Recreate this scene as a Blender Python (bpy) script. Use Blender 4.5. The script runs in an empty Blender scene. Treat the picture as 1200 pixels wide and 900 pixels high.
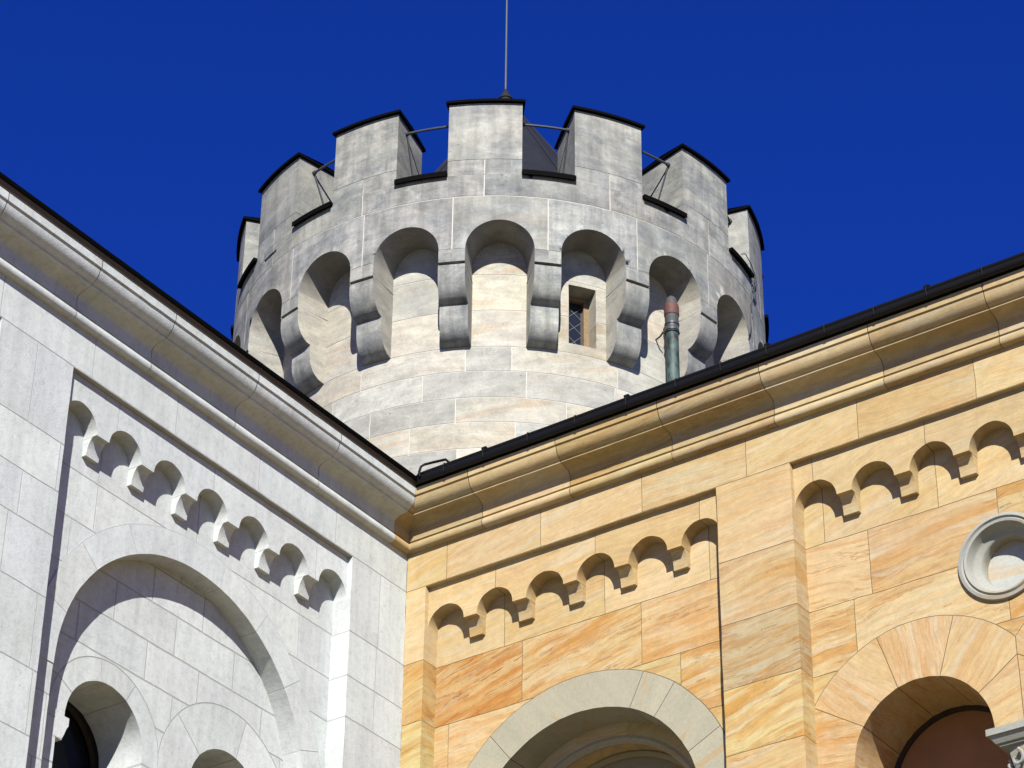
import bpy, bmesh, math, random, zlib
from mathutils import Vector, Matrix, noise
from mathutils.geometry import delaunay_2d_cdt
R = math.radians
PI = math.pi
# ------------------------------------------------------------------ camera, sky, sun
sc = bpy.context.scene
COL = sc.collection
CAM = Vector((15.28519, -19.78290, 1.6))
YAW, PITCH, ROLL, FPX = 0.614344, 0.586669, 0.011464, 3181.674
cd = bpy.data.cameras.new('camera'); cam = bpy.data.objects.new('camera', cd); COL.objects.link(cam)
f = Vector((-math.sin(YAW)*math.cos(PITCH), math.cos(YAW)*math.cos(PITCH), math.sin(PITCH)))
rt = Vector((math.cos(YAW), math.sin(YAW), 0)); up = rt.cross(f)
r2 = rt*math.cos(ROLL)+up*math.sin(ROLL); u2 = -rt*math.sin(ROLL)+up*math.cos(ROLL)
M = Matrix((r2, u2, -f)).transposed().to_4x4(); M.translation = CAM
cam.matrix_world = M
cd.sensor_fit = 'HORIZONTAL'; cd.sensor_width = 36; cd.lens = FPX/1200*36; cd.clip_start = .1; cd.clip_end = 3000
sc.camera = cam
SUN_EL, SUN_AZ = R(33.9), R(145.0)          # azimuth clockwise from +Y
w = bpy.data.worlds.new('World'); sc.world = w; w.use_nodes = True
nt = w.node_tree; nt.nodes.clear()
sky = nt.nodes.new('ShaderNodeTexSky'); sky.sky_type = 'NISHITA'; sky.sun_disc = False
sky.sun_elevation = SUN_EL; sky.sun_rotation = SUN_AZ; sky.altitude = 3000; sky.air_density = 1.0; sky.dust_density = 0; sky.ozone_density = 10
hs = nt.nodes.new('ShaderNodeHueSaturation'); hs.inputs['Hue'].default_value = .526; hs.inputs['Saturation'].default_value = 1.15; hs.inputs['Value'].default_value = 1
bg = nt.nodes.new('ShaderNodeBackground'); bg.inputs[1].default_value = .077
wo = nt.nodes.new('ShaderNodeOutputWorld')
nt.links.new(sky.outputs[0], hs.inputs['Color']); nt.links.new(hs.outputs[0], bg.inputs[0]); nt.links.new(bg.outputs[0], wo.inputs[0])
sl = bpy.data.lights.new('sun', 'SUN'); sl.energy = 5.0; sl.angle = R(.53); sl.color = (1, .975, .93)
so = bpy.data.objects.new('sun', sl); COL.objects.link(so)
sd = Vector((math.sin(SUN_AZ)*math.cos(SUN_EL), math.cos(SUN_AZ)*math.cos(SUN_EL), math.sin(SUN_EL)))
so.rotation_euler = sd.to_track_quat('Z', 'Y').to_euler(); so.location = (30, -40, 40)
sc.view_settings.view_transform = 'Standard'; sc.view_settings.look = 'None'; sc.view_settings.gamma = 1
sc.view_settings.exposure = 1.05

# ------------------------------------------------------------------ materials
def N(t, k, **kw):
    n = t.nodes.new('ShaderNode'+k)
    for a, v in kw.items(): setattr(n, a, v)
    return n
def newmat(name):
    m = bpy.data.materials.new(name); m.use_nodes = True
    t = m.node_tree; b = t.nodes['Principled BSDF']; b.inputs['Roughness'].default_value = .85
    b.inputs['Specular IOR Level'].default_value = .25
    return m, t, b
def L(t, a, b): t.links.new(a, b)
def noise_n(t, vec, scale, detail=5, rough=.55, dist=0.):
    n = N(t, 'TexNoise'); n.inputs['Scale'].default_value = scale; n.inputs['Detail'].default_value = detail
    n.inputs['Roughness'].default_value = rough; n.inputs['Distortion'].default_value = dist
    L(t, vec, n.inputs['Vector']); return n.outputs['Fac']
def ramp(t, fac, stops):
    r = N(t, 'ValToRGB'); e = r.color_ramp.elements
    while len(e) < len(stops): e.new(.5)
    for i, (p, c) in enumerate(stops):
        e[i].position = p; e[i].color = (c, c, c, 1) if not isinstance(c, tuple) else (*c, 1)
    L(t, fac, r.inputs[0]); return r.outputs[0]
def mix(t, fac, a, b, mode='MIX'):
    m = N(t, 'Mix', data_type='RGBA', blend_type=mode)
    for s, v in ((m.inputs[0], fac), (m.inputs[6], a), (m.inputs[7], b)):
        if isinstance(v, (int, float)): s.default_value = v
        elif isinstance(v, tuple): s.default_value = (*v, 1)
        else: L(t, v, s)
    return m.outputs[2]
def mul(t, a, b):
    m = N(t, 'Math', operation='MULTIPLY')
    for s, v in ((m.inputs[0], a), (m.inputs[1], b)):
        if isinstance(v, (int, float)): s.default_value = v
        else: L(t, v, s)
    return m.outputs[0]
def scaled(t, vec, s):
    m = N(t, 'VectorMath', operation='MULTIPLY'); m.inputs[1].default_value = s; L(t, vec, m.inputs[0]); return m.outputs[0]
def bump(t, b, h, strength, dist):
    n = N(t, 'Bump'); n.inputs['Strength'].default_value = strength; n.inputs['Distance'].default_value = dist
    L(t, h, n.inputs['Height']); L(t, n.outputs[0], b.inputs['Normal'])
def attrs(t):
    a = N(t, 'Attribute', attribute_name='tint'); x = N(t, 'Attribute', attribute_name='tex')
    return a.outputs['Color'], a.outputs['Alpha'], x.outputs['Vector']
def geo(t):
    g = N(t, 'NewGeometry'); return g.outputs['Position']

def warp(t, vec, scale, amount):
    n = N(t, 'TexNoise'); n.inputs['Scale'].default_value = scale; n.inputs['Detail'].default_value = 3; L(t, vec, n.inputs['Vector'])
    a = N(t, 'VectorMath', operation='SUBTRACT'); a.inputs[1].default_value = (.5, .5, .5); L(t, n.outputs['Color'], a.inputs[0])
    b = N(t, 'VectorMath', operation='SCALE'); b.inputs['Scale'].default_value = amount; L(t, a.outputs[0], b.inputs[0])
    c = N(t, 'VectorMath', operation='ADD'); L(t, vec, c.inputs[0]); L(t, b.outputs[0], c.inputs[1]); return c.outputs[0]
def m_sandstone():
    m, t, b = newmat('yellow_sandstone'); tint, amt, tex = attrs(t); P = geo(t); tex = warp(t, tex, 1.5, .17)
    A = noise_n(t, scaled(t, tex, (.55, 3.6, .9)), 1.0, 7, .62, .9)
    B = noise_n(t, scaled(t, tex, (.9, 13., 2.)), 1.0, 6, .6, .5)
    Cn = noise_n(t, scaled(t, tex, (.35, 1.6, 1.6)), 1.0, 4, .5, .4)
    D = noise_n(t, scaled(t, tex, (.8, 9., 2.)), 1.3, 6, .7, 1.6)
    cream = (0.350, 0.256, 0.122)
    c = mix(t, mul(t, ramp(t, Cn, [(.45, 0.), (.62, 1.)]), .5), cream, (0.358, 0.269, 0.162))
    c = mix(t, mul(t, ramp(t, A, [(.44, 0.), (.62, 1.)]), amt), c, (0.318, 0.168, 0.046))
    c = mix(t, mul(t, mul(t, ramp(t, B, [(.50, 0.), (.60, 1.)]), amt), .55), c, (0.278, 0.121, 0.027))
    c = mix(t, mul(t, mul(t, ramp(t, D, [(.565, 0.), (.60, 1.), (.64, .0)]), amt), .8), c, (0.179, 0.067, 0.018))
    pale = noise_n(t, scaled(t, tex, (.6, 7., 1.5)), 1.7, 4, .5, .3)
    c = mix(t, mul(t, ramp(t, pale, [(.55, 0.), (.66, 1.)]), .55), c, (0.341, 0.286, 0.188))
    gr = noise_n(t, P, 9, 8, .8)
    c = mix(t, .4, c, ramp(t, gr, [(.3, .6), (.7, 1.3)]), 'MULTIPLY')
    fl = noise_n(t, scaled(t, tex, (5., 60., 9.)), 1.0, 3, .6); c = mix(t, .35, c, ramp(t, fl, [(.35, .75), (.65, 1.2)]), 'MULTIPLY')
    pk = noise_n(t, P, 6.5, 10, .9, .3); c = mix(t, mul(t, ramp(t, pk, [(.63, 0.), (.67, 1.)]), .5), c, (0.136, 0.080, 0.036))
    c = mix(t, 1., c, tint, 'MULTIPLY')
    L(t, c, b.inputs['Base Color']); bump(t, b, noise_n(t, P, 45, 6, .7), .35, .006); return m
def m_greysand():
    m, t, b = newmat('grey_green_sandstone'); tint, amt, tex = attrs(t); P = geo(t)
    A = noise_n(t, scaled(t, tex, (.5, 4, 4)), 1, 6, .6, .4)
    c = mix(t, ramp(t, A, [(.3, 0.), (.7, 1.)]), (0.224, 0.224, 0.179), (0.269, 0.255, 0.202))
    B = noise_n(t, scaled(t, tex, (.7, 6, 6)), 1, 5, .6, .8)
    c = mix(t, mul(t, ramp(t, B, [(.58, 0.), (.66, 1.)]), .6), c, (0.269, 0.188, 0.090))
    gr = noise_n(t, P, 30, 5, .75); c = mix(t, .3, c, ramp(t, gr, [(.3, .6), (.7, 1.25)]), 'MULTIPLY')
    c = mix(t, 1., c, tint, 'MULTIPLY'); L(t, c, b.inputs['Base Color']); bump(t, b, noise_n(t, P, 70, 5, .7), .3, .005); return m
def m_white():
    m, t, b = newmat('pale_limestone'); tint, amt, tex = attrs(t); P = geo(t)
    A = noise_n(t, P, 1.6, 7, .62, .3)
    c = mix(t, ramp(t, A, [(.3, 0.), (.7, 1.)]), (0.362, 0.380, 0.362), (0.430, 0.448, 0.427))
    B = noise_n(t, P, 14, 8, .78); c = mix(t, .5, c, ramp(t, B, [(.36, .72), (.5, 1.), (.68, 1.14)]), 'MULTIPLY')
    F = noise_n(t, P, 5.5, 10, .85, .6); c = mix(t, mul(t, ramp(t, F, [(.57, 0.), (.66, 1.)]), .45), c, (0.197, 0.179, 0.152))
    v = N(t, 'TexVoronoi'); v.inputs['Scale'].default_value = 26; L(t, P, v.inputs['Vector'])
    s = noise_n(t, P, 4.2, 3, .6)
    pit = mul(t, ramp(t, v.outputs['Distance'], [(.06, 1.), (.14, 0.)]), ramp(t, s, [(.53, 0.), (.58, 1.)]))
    c = mix(t, mul(t, pit, .6), c, (0.112, 0.103, 0.094))
    dr = noise_n(t, scaled(t, P, (7., 7., .55)), 1.0, 7, .68); c = mix(t, .5, c, ramp(t, dr, [(.40, .84), (.56, 1.04)]), 'MULTIPLY')
    c = mix(t, 1., c, tint, 'MULTIPLY'); L(t, c, b.inputs['Base Color']); bump(t, b, noise_n(t, P, 38, 7, .75), .5, .008); return m
def m_tower(name, warm):
    m, t, b = newmat(name); tint, amt, tex = attrs(t); P = geo(t)
    A = noise_n(t, scaled(t, tex, (1., 1.8, 1.)), 1.9, 8, .66, .7)
    if warm: lo, hi = (0.268, 0.256, 0.218), (0.352, 0.334, 0.276)
    else: lo, hi = (0.158, 0.164, 0.158), (0.262, 0.258, 0.224)
    c = mix(t, ramp(t, A, [(.36, 0.), (.62, 1.)]), lo, hi)
    W = noise_n(t, scaled(t, tex, (.5, 3.5, 1)), 1.1, 7, .6, 1.2)
    c = mix(t, mul(t, mul(t, ramp(t, W, [(.52, 0.), (.62, 1.)]), amt), .7), c, (0.286, 0.210, 0.130))
    B = noise_n(t, tex, 4.5, 10, .82, .5); c = mix(t, .55, c, ramp(t, B, [(.36, .62), (.52, 1.0), (.66, 1.3)]), 'MULTIPLY')
    G = noise_n(t, P, 55, 4, .7); c = mix(t, .4, c, ramp(t, G, [(.3, .7), (.7, 1.25)]), 'MULTIPLY')
    H = noise_n(t, scaled(t, tex, (1.2, 9, 2)), 1.3, 7, .7, .6); c = mix(t, .35, c, ramp(t, H, [(.4, .72), (.6, 1.15)]), 'MULTIPLY')
    lime = noise_n(t, tex, 2.3, 9, .8, .8); c = mix(t, mul(t, ramp(t, lime, [(.57, 0.), (.66, 1.)]), .6), c, (0.322, 0.322, 0.318))
    v = N(t, 'TexVoronoi'); v.inputs['Scale'].default_value = 13; L(t, tex, v.inputs['Vector'])
    s = noise_n(t, tex, 2.1, 3, .6)
    pit = mul(t, ramp(t, v.outputs['Distance'], [(.05, 1.), (.13, 0.)]), ramp(t, s, [(.54, 0.), (.6, 1.)]))
    c = mix(t, mul(t, pit, .8), c, (0.058, 0.054, 0.050))
    if not warm:
        st = noise_n(t, scaled(t, tex, (6, .45, 1)), 1.2, 5, .6); c = mix(t, .65, c, ramp(t, st, [(.38, .68), (.58, 1.08)]), 'MULTIPLY')
        bl = noise_n(t, tex, 1.1, 9, .75, .6); c = mix(t, .8, c, ramp(t, bl, [(.38, .70), (.52, 1.), (.66, 1.16)]), 'MULTIPLY')
    c = mix(t, 1., c, tint, 'MULTIPLY'); L(t, c, b.inputs['Base Color']); bump(t, b, noise_n(t, tex, 26, 7, .75), .35, .008); return m
def m_plain(name, col, rough=.8, metal=0., var=.25, scale=12, spec=.3):
    m, t, b = newmat(name); P = geo(t)
    c = mix(t, var, col, ramp(t, noise_n(t, P, scale, 6, .65), [(.3, .5), (.7, 1.4)]), 'MULTIPLY')
    L(t, c, b.inputs['Base Color']); b.inputs['Roughness'].default_value = rough; b.inputs['Metallic'].default_value = metal
    b.inputs['Specular IOR Level'].default_value = spec
    bump(t, b, noise_n(t, P, scale*3, 4, .6), .15, .003); return m
def m_copper():
    m, t, b = newmat('weathered_copper'); P = geo(t)
    A = noise_n(t, scaled(t, P, (1, 1, .7)), 7, 6, .65, .5)
    c = mix(t, ramp(t, A, [(.42, 0.), (.62, 1.)]), (.014, .022, .02), (.055, .085, .075))
    B = noise_n(t, P, 15, 4, .6); c = mix(t, mul(t, ramp(t, B, [(.62, 0.), (.7, 1.)]), .6), c, (.16, .07, .04))
    L(t, c, b.inputs['Base Color']); b.inputs['Roughness'].default_value = .6; return m
def m_glass():
    m, t, b = newmat('dark_glass'); b.inputs['Base Color'].default_value = (.012, .014, .018, 1); b.inputs['Roughness'].default_value = .12
    b.inputs['Specular IOR Level'].default_value = .5; return m
MT = dict(sand=m_sandstone(), grey=m_greysand(), white=m_white(), tower=m_tower('grey_tower_stone', False), body=m_tower('warm_tower_stone', True),
          mort_r=m_plain('dark_joint_mortar', (.09, .065, .036)), mort_l=m_plain('grey_joint_mortar', (.27, .275, .26)), mort_t=m_plain('pale_joint_mortar', (.37, .355, .31)),
          black=m_plain('black_painted_metal', (.006, .006, .006), .34, 0, .2, 20, .16), zinc=m_plain('dark_sheet_metal', (.014, .015, .02), .7, 0, .4, 4, .08),
          sheet=m_plain('brown_black_sheet_metal', (.0022, .002, .002), .8, 0, .3, 9, .03), iron=m_plain('dull_black_iron', (.01, .01, .01), .8, 0, .2, 20, .1), soffit=m_plain('brown_eaves_board', (.07, .056, .042), .7),
          steel=m_plain('galvanised_steel', (.07, .073, .077), .6, .3, .2), lead=m_plain('dull_lead', (.14, .15, .16), .6, .2, .4, 30), rail=m_plain('grey_iron', (.045, .05, .055), .5, .2),
          wood=m_plain('ochre_wood', (.17, .115, .06), .6, 0, .4, 25), darkwood=m_plain('dark_wood', (.03, .02, .014), .6), brown=m_plain('brown_plaster', (.25, .12, .048), .8, 0, .2, 3),
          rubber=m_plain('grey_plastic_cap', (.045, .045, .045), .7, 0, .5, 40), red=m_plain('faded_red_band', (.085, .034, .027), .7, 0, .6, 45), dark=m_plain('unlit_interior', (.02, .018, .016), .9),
          roof=m_plain('dark_roof_sheet', (.05, .05, .055), .5, .2, .3, 3), copper=m_copper(), glass=m_glass(),
          pave=m_plain('bounce_tinted_paving', (.155, .118, .048), .9, 0, .3, 3))  # unseen ground; its colour is picked for the bounce into the shadows

# ------------------------------------------------------------------ mesh building
def rnd(*k): return random.Random(zlib.crc32(repr(k).encode()))
class MB:
    """collects faces; each face knows its material, a tint (rgb + vein strength) and a texture frame"""
    def __init__(s): s.v = []; s.f = []; s.m = []; s.t = []; s.x = []; s.mats = []
    def face(s, pts, mat, tint=(1, 1, 1, 1), tex=None):
        if mat not in s.mats: s.mats.append(mat)
        k = len(s.v); s.v += [tuple(p) for p in pts]; s.f.append(tuple(range(k, k+len(pts))))
        s.m.append(s.mats.index(mat)); s.t.append(tint); s.x.append([tuple(q) for q in (tex or pts)])
    def build(s, name, parent=None, smooth=32, merge=.0006):
        me = bpy.data.meshes.new(name); me.from_pydata(s.v, [], s.f)
        for m in s.mats: me.materials.append(MT[m])
        me.polygons.foreach_set('material_index', s.m)
        at = me.attributes.new('tint', 'FLOAT_COLOR', 'CORNER'); ax = me.attributes.new('tex', 'FLOAT_VECTOR', 'CORNER')
        tt = []; xx = []
        for i, p in enumerate(s.f):
            for j in range(len(p)): tt += s.t[i]; xx += s.x[i][j]
        at.data.foreach_set('color', tt); ax.data.foreach_set('vector', xx)
        bm = bmesh.new(); bm.from_mesh(me); bmesh.ops.remove_doubles(bm, verts=bm.verts, dist=merge)
        bmesh.ops.dissolve_degenerate(bm, edges=bm.edges, dist=1e-5)
        for fc in bm.faces: fc.smooth = True
        bm.to_mesh(me); bm.free(); me.set_sharp_from_angle(angle=R(smooth)); me.update()
        o = bpy.data.objects.new(name, me); COL.objects.link(o)
        if parent: o.parent = parent
        return o
def empty(name, label, cat, loc=(0, 0, 0), group=None):
    o = bpy.data.objects.new(name, None); COL.objects.link(o); o['label'] = label; o['category'] = cat
    if group: o['group'] = group
    return o
def stex(key, x, y, z, ang, cx=0, cy=0):
    """stone-local texture coordinates: turned by ang and shifted by a random offset per stone"""
    r = rnd('tx', key); ox, oy, oz = r.uniform(-40, 40), r.uniform(-40, 40), r.uniform(-40, 40)
    c, s = math.cos(ang), math.sin(ang); k = r.choice((.6, .8, 1, 1.3)); c *= k; s *= k
    return (x*c+y*s+ox, -x*s+y*c+oy, z+oz)

class Courses:
    """ashlar: course lines (descending z) and the upright joints of each course"""
    def __init__(s, zs, vj, jw=.008, off=0, step=1.25):
        s.z = zs; s.vj = vj; s.jw = jw; s.off = off; s.step = step
    def joints(s, i, u0, u1):
        if i in s.vj: js = [j for j in s.vj[i] if u0 < j < u1]; last = max(js) if js else None; first = min(js) if js else None
        else: js = []; last = first = None
        r = rnd('cs', s.off, i, round(u0, 1)); st = s.step
        a = (last if last is not None else u0+r.uniform(.3, .9)*st)
        if last is None: js.append(a)
        a += st*r.uniform(.8, 1.2)
        while a < u1-.2: js.append(a); a += st*r.uniform(.8, 1.2)
        if first is not None:
            a = first-st*r.uniform(.8, 1.2)
            while a > u0+.2: js.append(a); a -= st*r.uniform(.8, 1.2)
        return sorted(js)
    def prep(s, u0, u1):
        s.u0, s.u1 = u0, u1; s.js = {i: s.joints(i, u0, u1) for i in range(len(s.z)-1)}; return s
    def segs(s, z0=-99, z1=99, u0=None, u1=None):
        out = []; h = s.jw/2; u0 = s.u0 if u0 is None else u0; u1 = s.u1 if u1 is None else u1
        for z in s.z[1:-1]:
            if z0 < z < z1:
                out += [((u0, z-h), (u1, z-h)), ((u0, z+h), (u1, z+h))]
        for i, js in s.js.items():
            a, b = min(s.z[i], z1), max(s.z[i+1], z0)
            if a-b < .02: continue
            for j in js:
                if u0 < j < u1: out += [((j-h, b), (j-h, a)), ((j+h, b), (j+h, a))]
        return out
    def at(s, u, z):
        h = s.jw/2; n = len(s.z)
        i = 0
        while i < n-2 and z < s.z[i+1]: i += 1
        if (i > 0 and s.z[i]-z < h) or (i < n-2 and z-s.z[i+1] < h): return None
        js = s.js[i]; k = 0
        for j in js:
            if abs(u-j) < h: return None
            if u > j: k += 1
        return (i, k)

def wob(u, z, a=.0028):
    v = noise.noise_vector(Vector((u*3.1, z*3.1, 7.7))); w2 = noise.noise_vector(Vector((u*17, z*17, 1.7)))
    return u+a*v.x+a*.8*w2.x, z+a*v.y+a*.8*w2.y
def arc(cx, cz, r, a0=0, a1=PI, n=48): return [(cx+r*math.cos(a0+(a1-a0)*i/n), cz+r*math.sin(a0+(a1-a0)*i/n)) for i in range(n+1)]
def chain(p): return list(zip(p[:-1], p[1:]))
def chop(a, b, step=.16):
    n = max(1, int(math.hypot(b[0]-a[0], b[1]-a[1])/step)) if chop.on else 1
    q = [(a[0]+(b[0]-a[0])*i/n, a[1]+(b[1]-a[1])*i/n) for i in range(n+1)]; return list(zip(q[:-1], q[1:]))
chop.on = True
def facade(segs, classify, mapping, flip, wobble=.0042, fix=lambda u, z: False):
    """plane subdivision with a depth per cell; returns {part: MB}"""
    vs = []; es = []; idx = {}
    segs = [(a_, b_) for s_, e_ in segs for a_, b_ in chop(s_, e_)]
    def vid(p):
        k = (round(p[0], 5), round(p[1], 5))
        if k not in idx: idx[k] = len(vs); vs.append(Vector(k))
        return idx[k]
    for a, b in segs:
        i, j = vid(a), vid(b)
        if i != j: es.append((i, j))
    V, E_, F, *_ = delaunay_2d_cdt(vs, es, [], 0, 1e-5)
    info = []; edge = {}
    for fi, t in enumerate(F):
        c = (V[t[0]]+V[t[1]]+V[t[2]])/3
        t = list(t)
        if (V[t[1]]-V[t[0]]).cross(V[t[2]]-V[t[0]]) < 0: t.reverse()
        F[fi] = t; info.append(classify(c.x, c.y))
        for k in range(3): edge.setdefault(frozenset((t[k], t[(k+1) % 3])), []).append((fi, t[k], t[(k+1) % 3]))
    W = [wob(p.x, p.y, wobble) for p in V]; out = {}
    def tx(inf, i, d): return stex(inf['st'], W[i][0], W[i][1], d, inf.get('ang', 0))
    def put(inf, pts, tex):
        if flip: pts = pts[::-1]; tex = tex[::-1]
        out.setdefault(inf['part'], MB()).face(pts, inf['mat'], inf['tint'], tex)
    for t, inf in zip(F, info):
        if inf is None or inf.get('hole'): continue
        d = inf['d']; put(inf, [mapping(W[i][0], W[i][1], d) for i in t], [tx(inf, i, d) for i in t])
    for k, l in edge.items():
        if len(l) != 2: continue
        A, B = l
        if info[A[0]] is None or info[B[0]] is None: continue
        if info[A[0]]['d'] > info[B[0]]['d']: A, B = B, A
        ia, ib = info[A[0]], info[B[0]]
        if ib['d']-ia['d'] < 1e-6 or ia.get('hole'): continue
        p, q = A[1], A[2]; n = max(1, int((ib['d']-ia['d'])/.4))
        own = ia if not ia.get('joint') else ia
        for s in range(n):
            d0 = ia['d']+(ib['d']-ia['d'])*s/n; d1 = ia['d']+(ib['d']-ia['d'])*(s+1)/n
            put(own, [mapping(*W[q], d0), mapping(*W[p], d0), mapping(*W[p], d1), mapping(*W[q], d1)], [tx(own, q, d0), tx(own, p, d0), tx(own, p, d1), tx(own, q, d1)])
    return out
def merge_out(dst, src):
    for k, m in src.items():
        if k not in dst: dst[k] = m; continue
        for i in range(len(m.f)):
            f_ = m.f[i]; dst[k].face([m.v[j] for j in f_], m.mats[m.m[i]], m.t[i], m.x[i])
mapL = lambda u, z, d: (-d, -u, z)
mapR = lambda u, z, d: (u, d, z)

def box_uz(mb, mapping, u0, u1, z0, z1, d0, d1, mat, tint=(1, 1, 1, .5)):
    q = lambda u, z, d: mapping(u, z, d)
    P = [q(u0, z0, d0), q(u1, z0, d0), q(u1, z1, d0), q(u0, z1, d0), q(u0, z0, d1), q(u1, z0, d1), q(u1, z1, d1), q(u0, z1, d1)]
    for f_ in ((0, 1, 2, 3), (5, 4, 7, 6), (4, 0, 3, 7), (1, 5, 6, 2), (3, 2, 6, 7), (4, 5, 1, 0)): mb.face([P[i] for i in f_], mat, tint)
def tube(mb, pts, r, mat, n=10, tint=(1, 1, 1, 0), caps=True, closed=False):
    pts = [Vector(p) for p in pts]; rings = []; N_ = len(pts); ref = None
    for i, p in enumerate(pts):
        if closed: d = pts[(i+1) % N_]-pts[i-1]
        else: d = pts[min(i+1, N_-1)]-pts[max(i-1, 0)]
        d.normalize()
        if ref is None: ref = d.orthogonal().normalized()
        ref = (ref-d*ref.dot(d)).normalized(); b = d.cross(ref); rr = r[i] if isinstance(r, (list, tuple)) else r
        rings.append([p+rr*(math.cos(2*PI*k/n)*ref+math.sin(2*PI*k/n)*b) for k in range(n)])
    m = N_ if closed else N_-1
    for i in range(m):
        a, b_ = rings[i], rings[(i+1) % N_]
        for k in range(n): mb.face([a[k], a[(k+1) % n], b_[(k+1) % n], b_[k]], mat, tint)
    if caps and not closed:
        mb.face(rings[0][::-1], mat, tint); mb.face(rings[-1], mat, tint)
def lathe(mb, c, prof, mat, n=24, tint=(1, 1, 1, .3)):
    for i in range(len(prof)-1):
        (r0, z0), (r1, z1) = prof[i], prof[i+1]; m_ = mat[i] if isinstance(mat, list) else mat
        for k in range(n):
            a, b_ = 2*PI*k/n, 2*PI*(k+1)/n
            P = [(c[0]+r0*math.cos(a), c[1]+r0*math.sin(a), z0), (c[0]+r0*math.cos(b_), c[1]+r0*math.sin(b_), z0), (c[0]+r1*math.cos(b_), c[1]+r1*math.sin(b_), z1), (c[0]+r1*math.cos(a), c[1]+r1*math.sin(a), z1)]
            if r0 < 1e-5: P = [P[0], P[2], P[3]]
            elif r1 < 1e-5: P = P[:3]
            mb.face(P, m_, tint)

# ------------------------------------------------------------------ stones' looks
def look_white(key):
    r = rnd('w', key); g = r.uniform(.92, 1.05); return (g*r.uniform(.985, 1.01), g, g*r.uniform(.985, 1.02), 0)
def look_sand(key, strong):
    r = rnd('s', key); g = r.uniform(.9, 1.07)
    if strong: return (g*.98, g*r.uniform(1.0, 1.07), g*r.uniform(.88, 1.12), r.uniform(.45, 1.1))
    return (g, g*r.uniform(1.01, 1.05), g*r.uniform(.98, 1.10), r.uniform(.12, .42))
ARCH_R = .2275
def arcade_fn(u0, n, pitch, zs=15.07):
    cs = [u0+ARCH_R+k*pitch for k in range(n)]
    segs = []
    for i, c in enumerate(cs):
        segs += chain(arc(c, zs, ARCH_R, n=28))
        if i < n-1: segs.append(((c+ARCH_R, zs), (cs[i+1]-ARCH_R, zs)))
    def solid(u, z):
        if z < zs: return False
        return not any(math.hypot(u-c, z-zs) < ARCH_R for c in cs)
    return cs, segs, solid
def corbel_mb(mapping, ua, ub, mat, tint, key, flip):
    mb = MB(); pr = [(.235, 15.068), (.108, 15.068), (.122, 15.060), (.138, 15.035), (.158, 14.995), (.170, 14.95), (.178, 14.89), (.235, 14.89)]
    e = .001; ua += e; ub -= e
    def m(u, d, z): return mapping(*wob(u, z, .002), d)
    for i in range(1, len(pr)-1):
        (d0, z0), (d1, z1) = pr[i], pr[i+1]
        q = [(ua, d0, z0), (ua, d1, z1), (ub, d1, z1), (ub, d0, z0)]
        if flip: q.reverse()
        mb.face([m(*p) for p in q], mat, tint, [stex(key, p[0], p[2], p[1], .2) for p in q])
    for u, rev in ((ua, False), (ub, True)):
        q = [(u, d, z) for d, z in pr]
        if rev != flip: q.reverse()
        mb.face([m(*p) for p in q], mat, tint, [stex(key, p[0], p[2], p[1], .2) for p in q])
    return mb

# ================================================================== ground
g = MB(); g.face([(-400, -400, 0), (400, -400, 0), (400, 400, 0), (-400, 400, 0)], 'pave'); go = g.build('ground'); go['kind'] = 'structure'

# ================================================================== white building (left)
WB = empty('limestone_building', 'pale grey limestone building on the left, with a large round relieving arch', 'building')
SB = empty('sandstone_building', 'yellow sandstone building on the right, with orange veined blocks and a black gutter', 'building')
ZB = 6.0
WALL_TOP = 16.3
L_bays = [(.915, 5.13, 7, (4.215-.455)/6, 2.98), (6.07, 10.285, 7, (4.215-.455)/6, 8.13)]
LU1 = 11.2
def arch_segs(cx, cz, r, zlow, n=56):
    return chain(arc(cx, cz, r, n=n))+[((cx-r, cz), (cx-r, zlow)), ((cx+r, cz), (cx+r, zlow)), ((cx-r, zlow), (cx+r, zlow))]
def in_arch(u, z, cx, cz, r, zlow):
    if z < zlow: return False
    if z > cz: return math.hypot(u-cx, z-cz) < r
    return abs(u-cx) < r
def ring_segs(cx, cz, r0, r1, angs, jw=.008, zlow=None):
    s = chain(arc(cx, cz, r1, n=56))+chain(arc(cx, cz, r1-jw, n=56))
    for a in angs:
        ca, sa = math.cos(a), math.sin(a)
        for h in (-jw/2, jw/2): s.append(((cx+r0*ca-h*sa, cz+r0*sa+h*ca), (cx+r1*ca-h*sa, cz+r1*sa+h*ca)))
    return s
def ring_at(u, z, cx, cz, r0, r1, angs, jw=.008):
    """None outside, 'j' joint, or voussoir number"""
    if z < cz: return None
    r = math.hypot(u-cx, z-cz)
    if r > r1 or r < r0: return None
    if r > r1-jw: return 'j'
    a = math.atan2(z-cz, u-cx); k = 0
    for g_ in angs:
        if abs(math.sin(a-g_))*r < jw/2: return 'j'
        if a > g_: k += 1
    return k
JM = .0022
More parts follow.
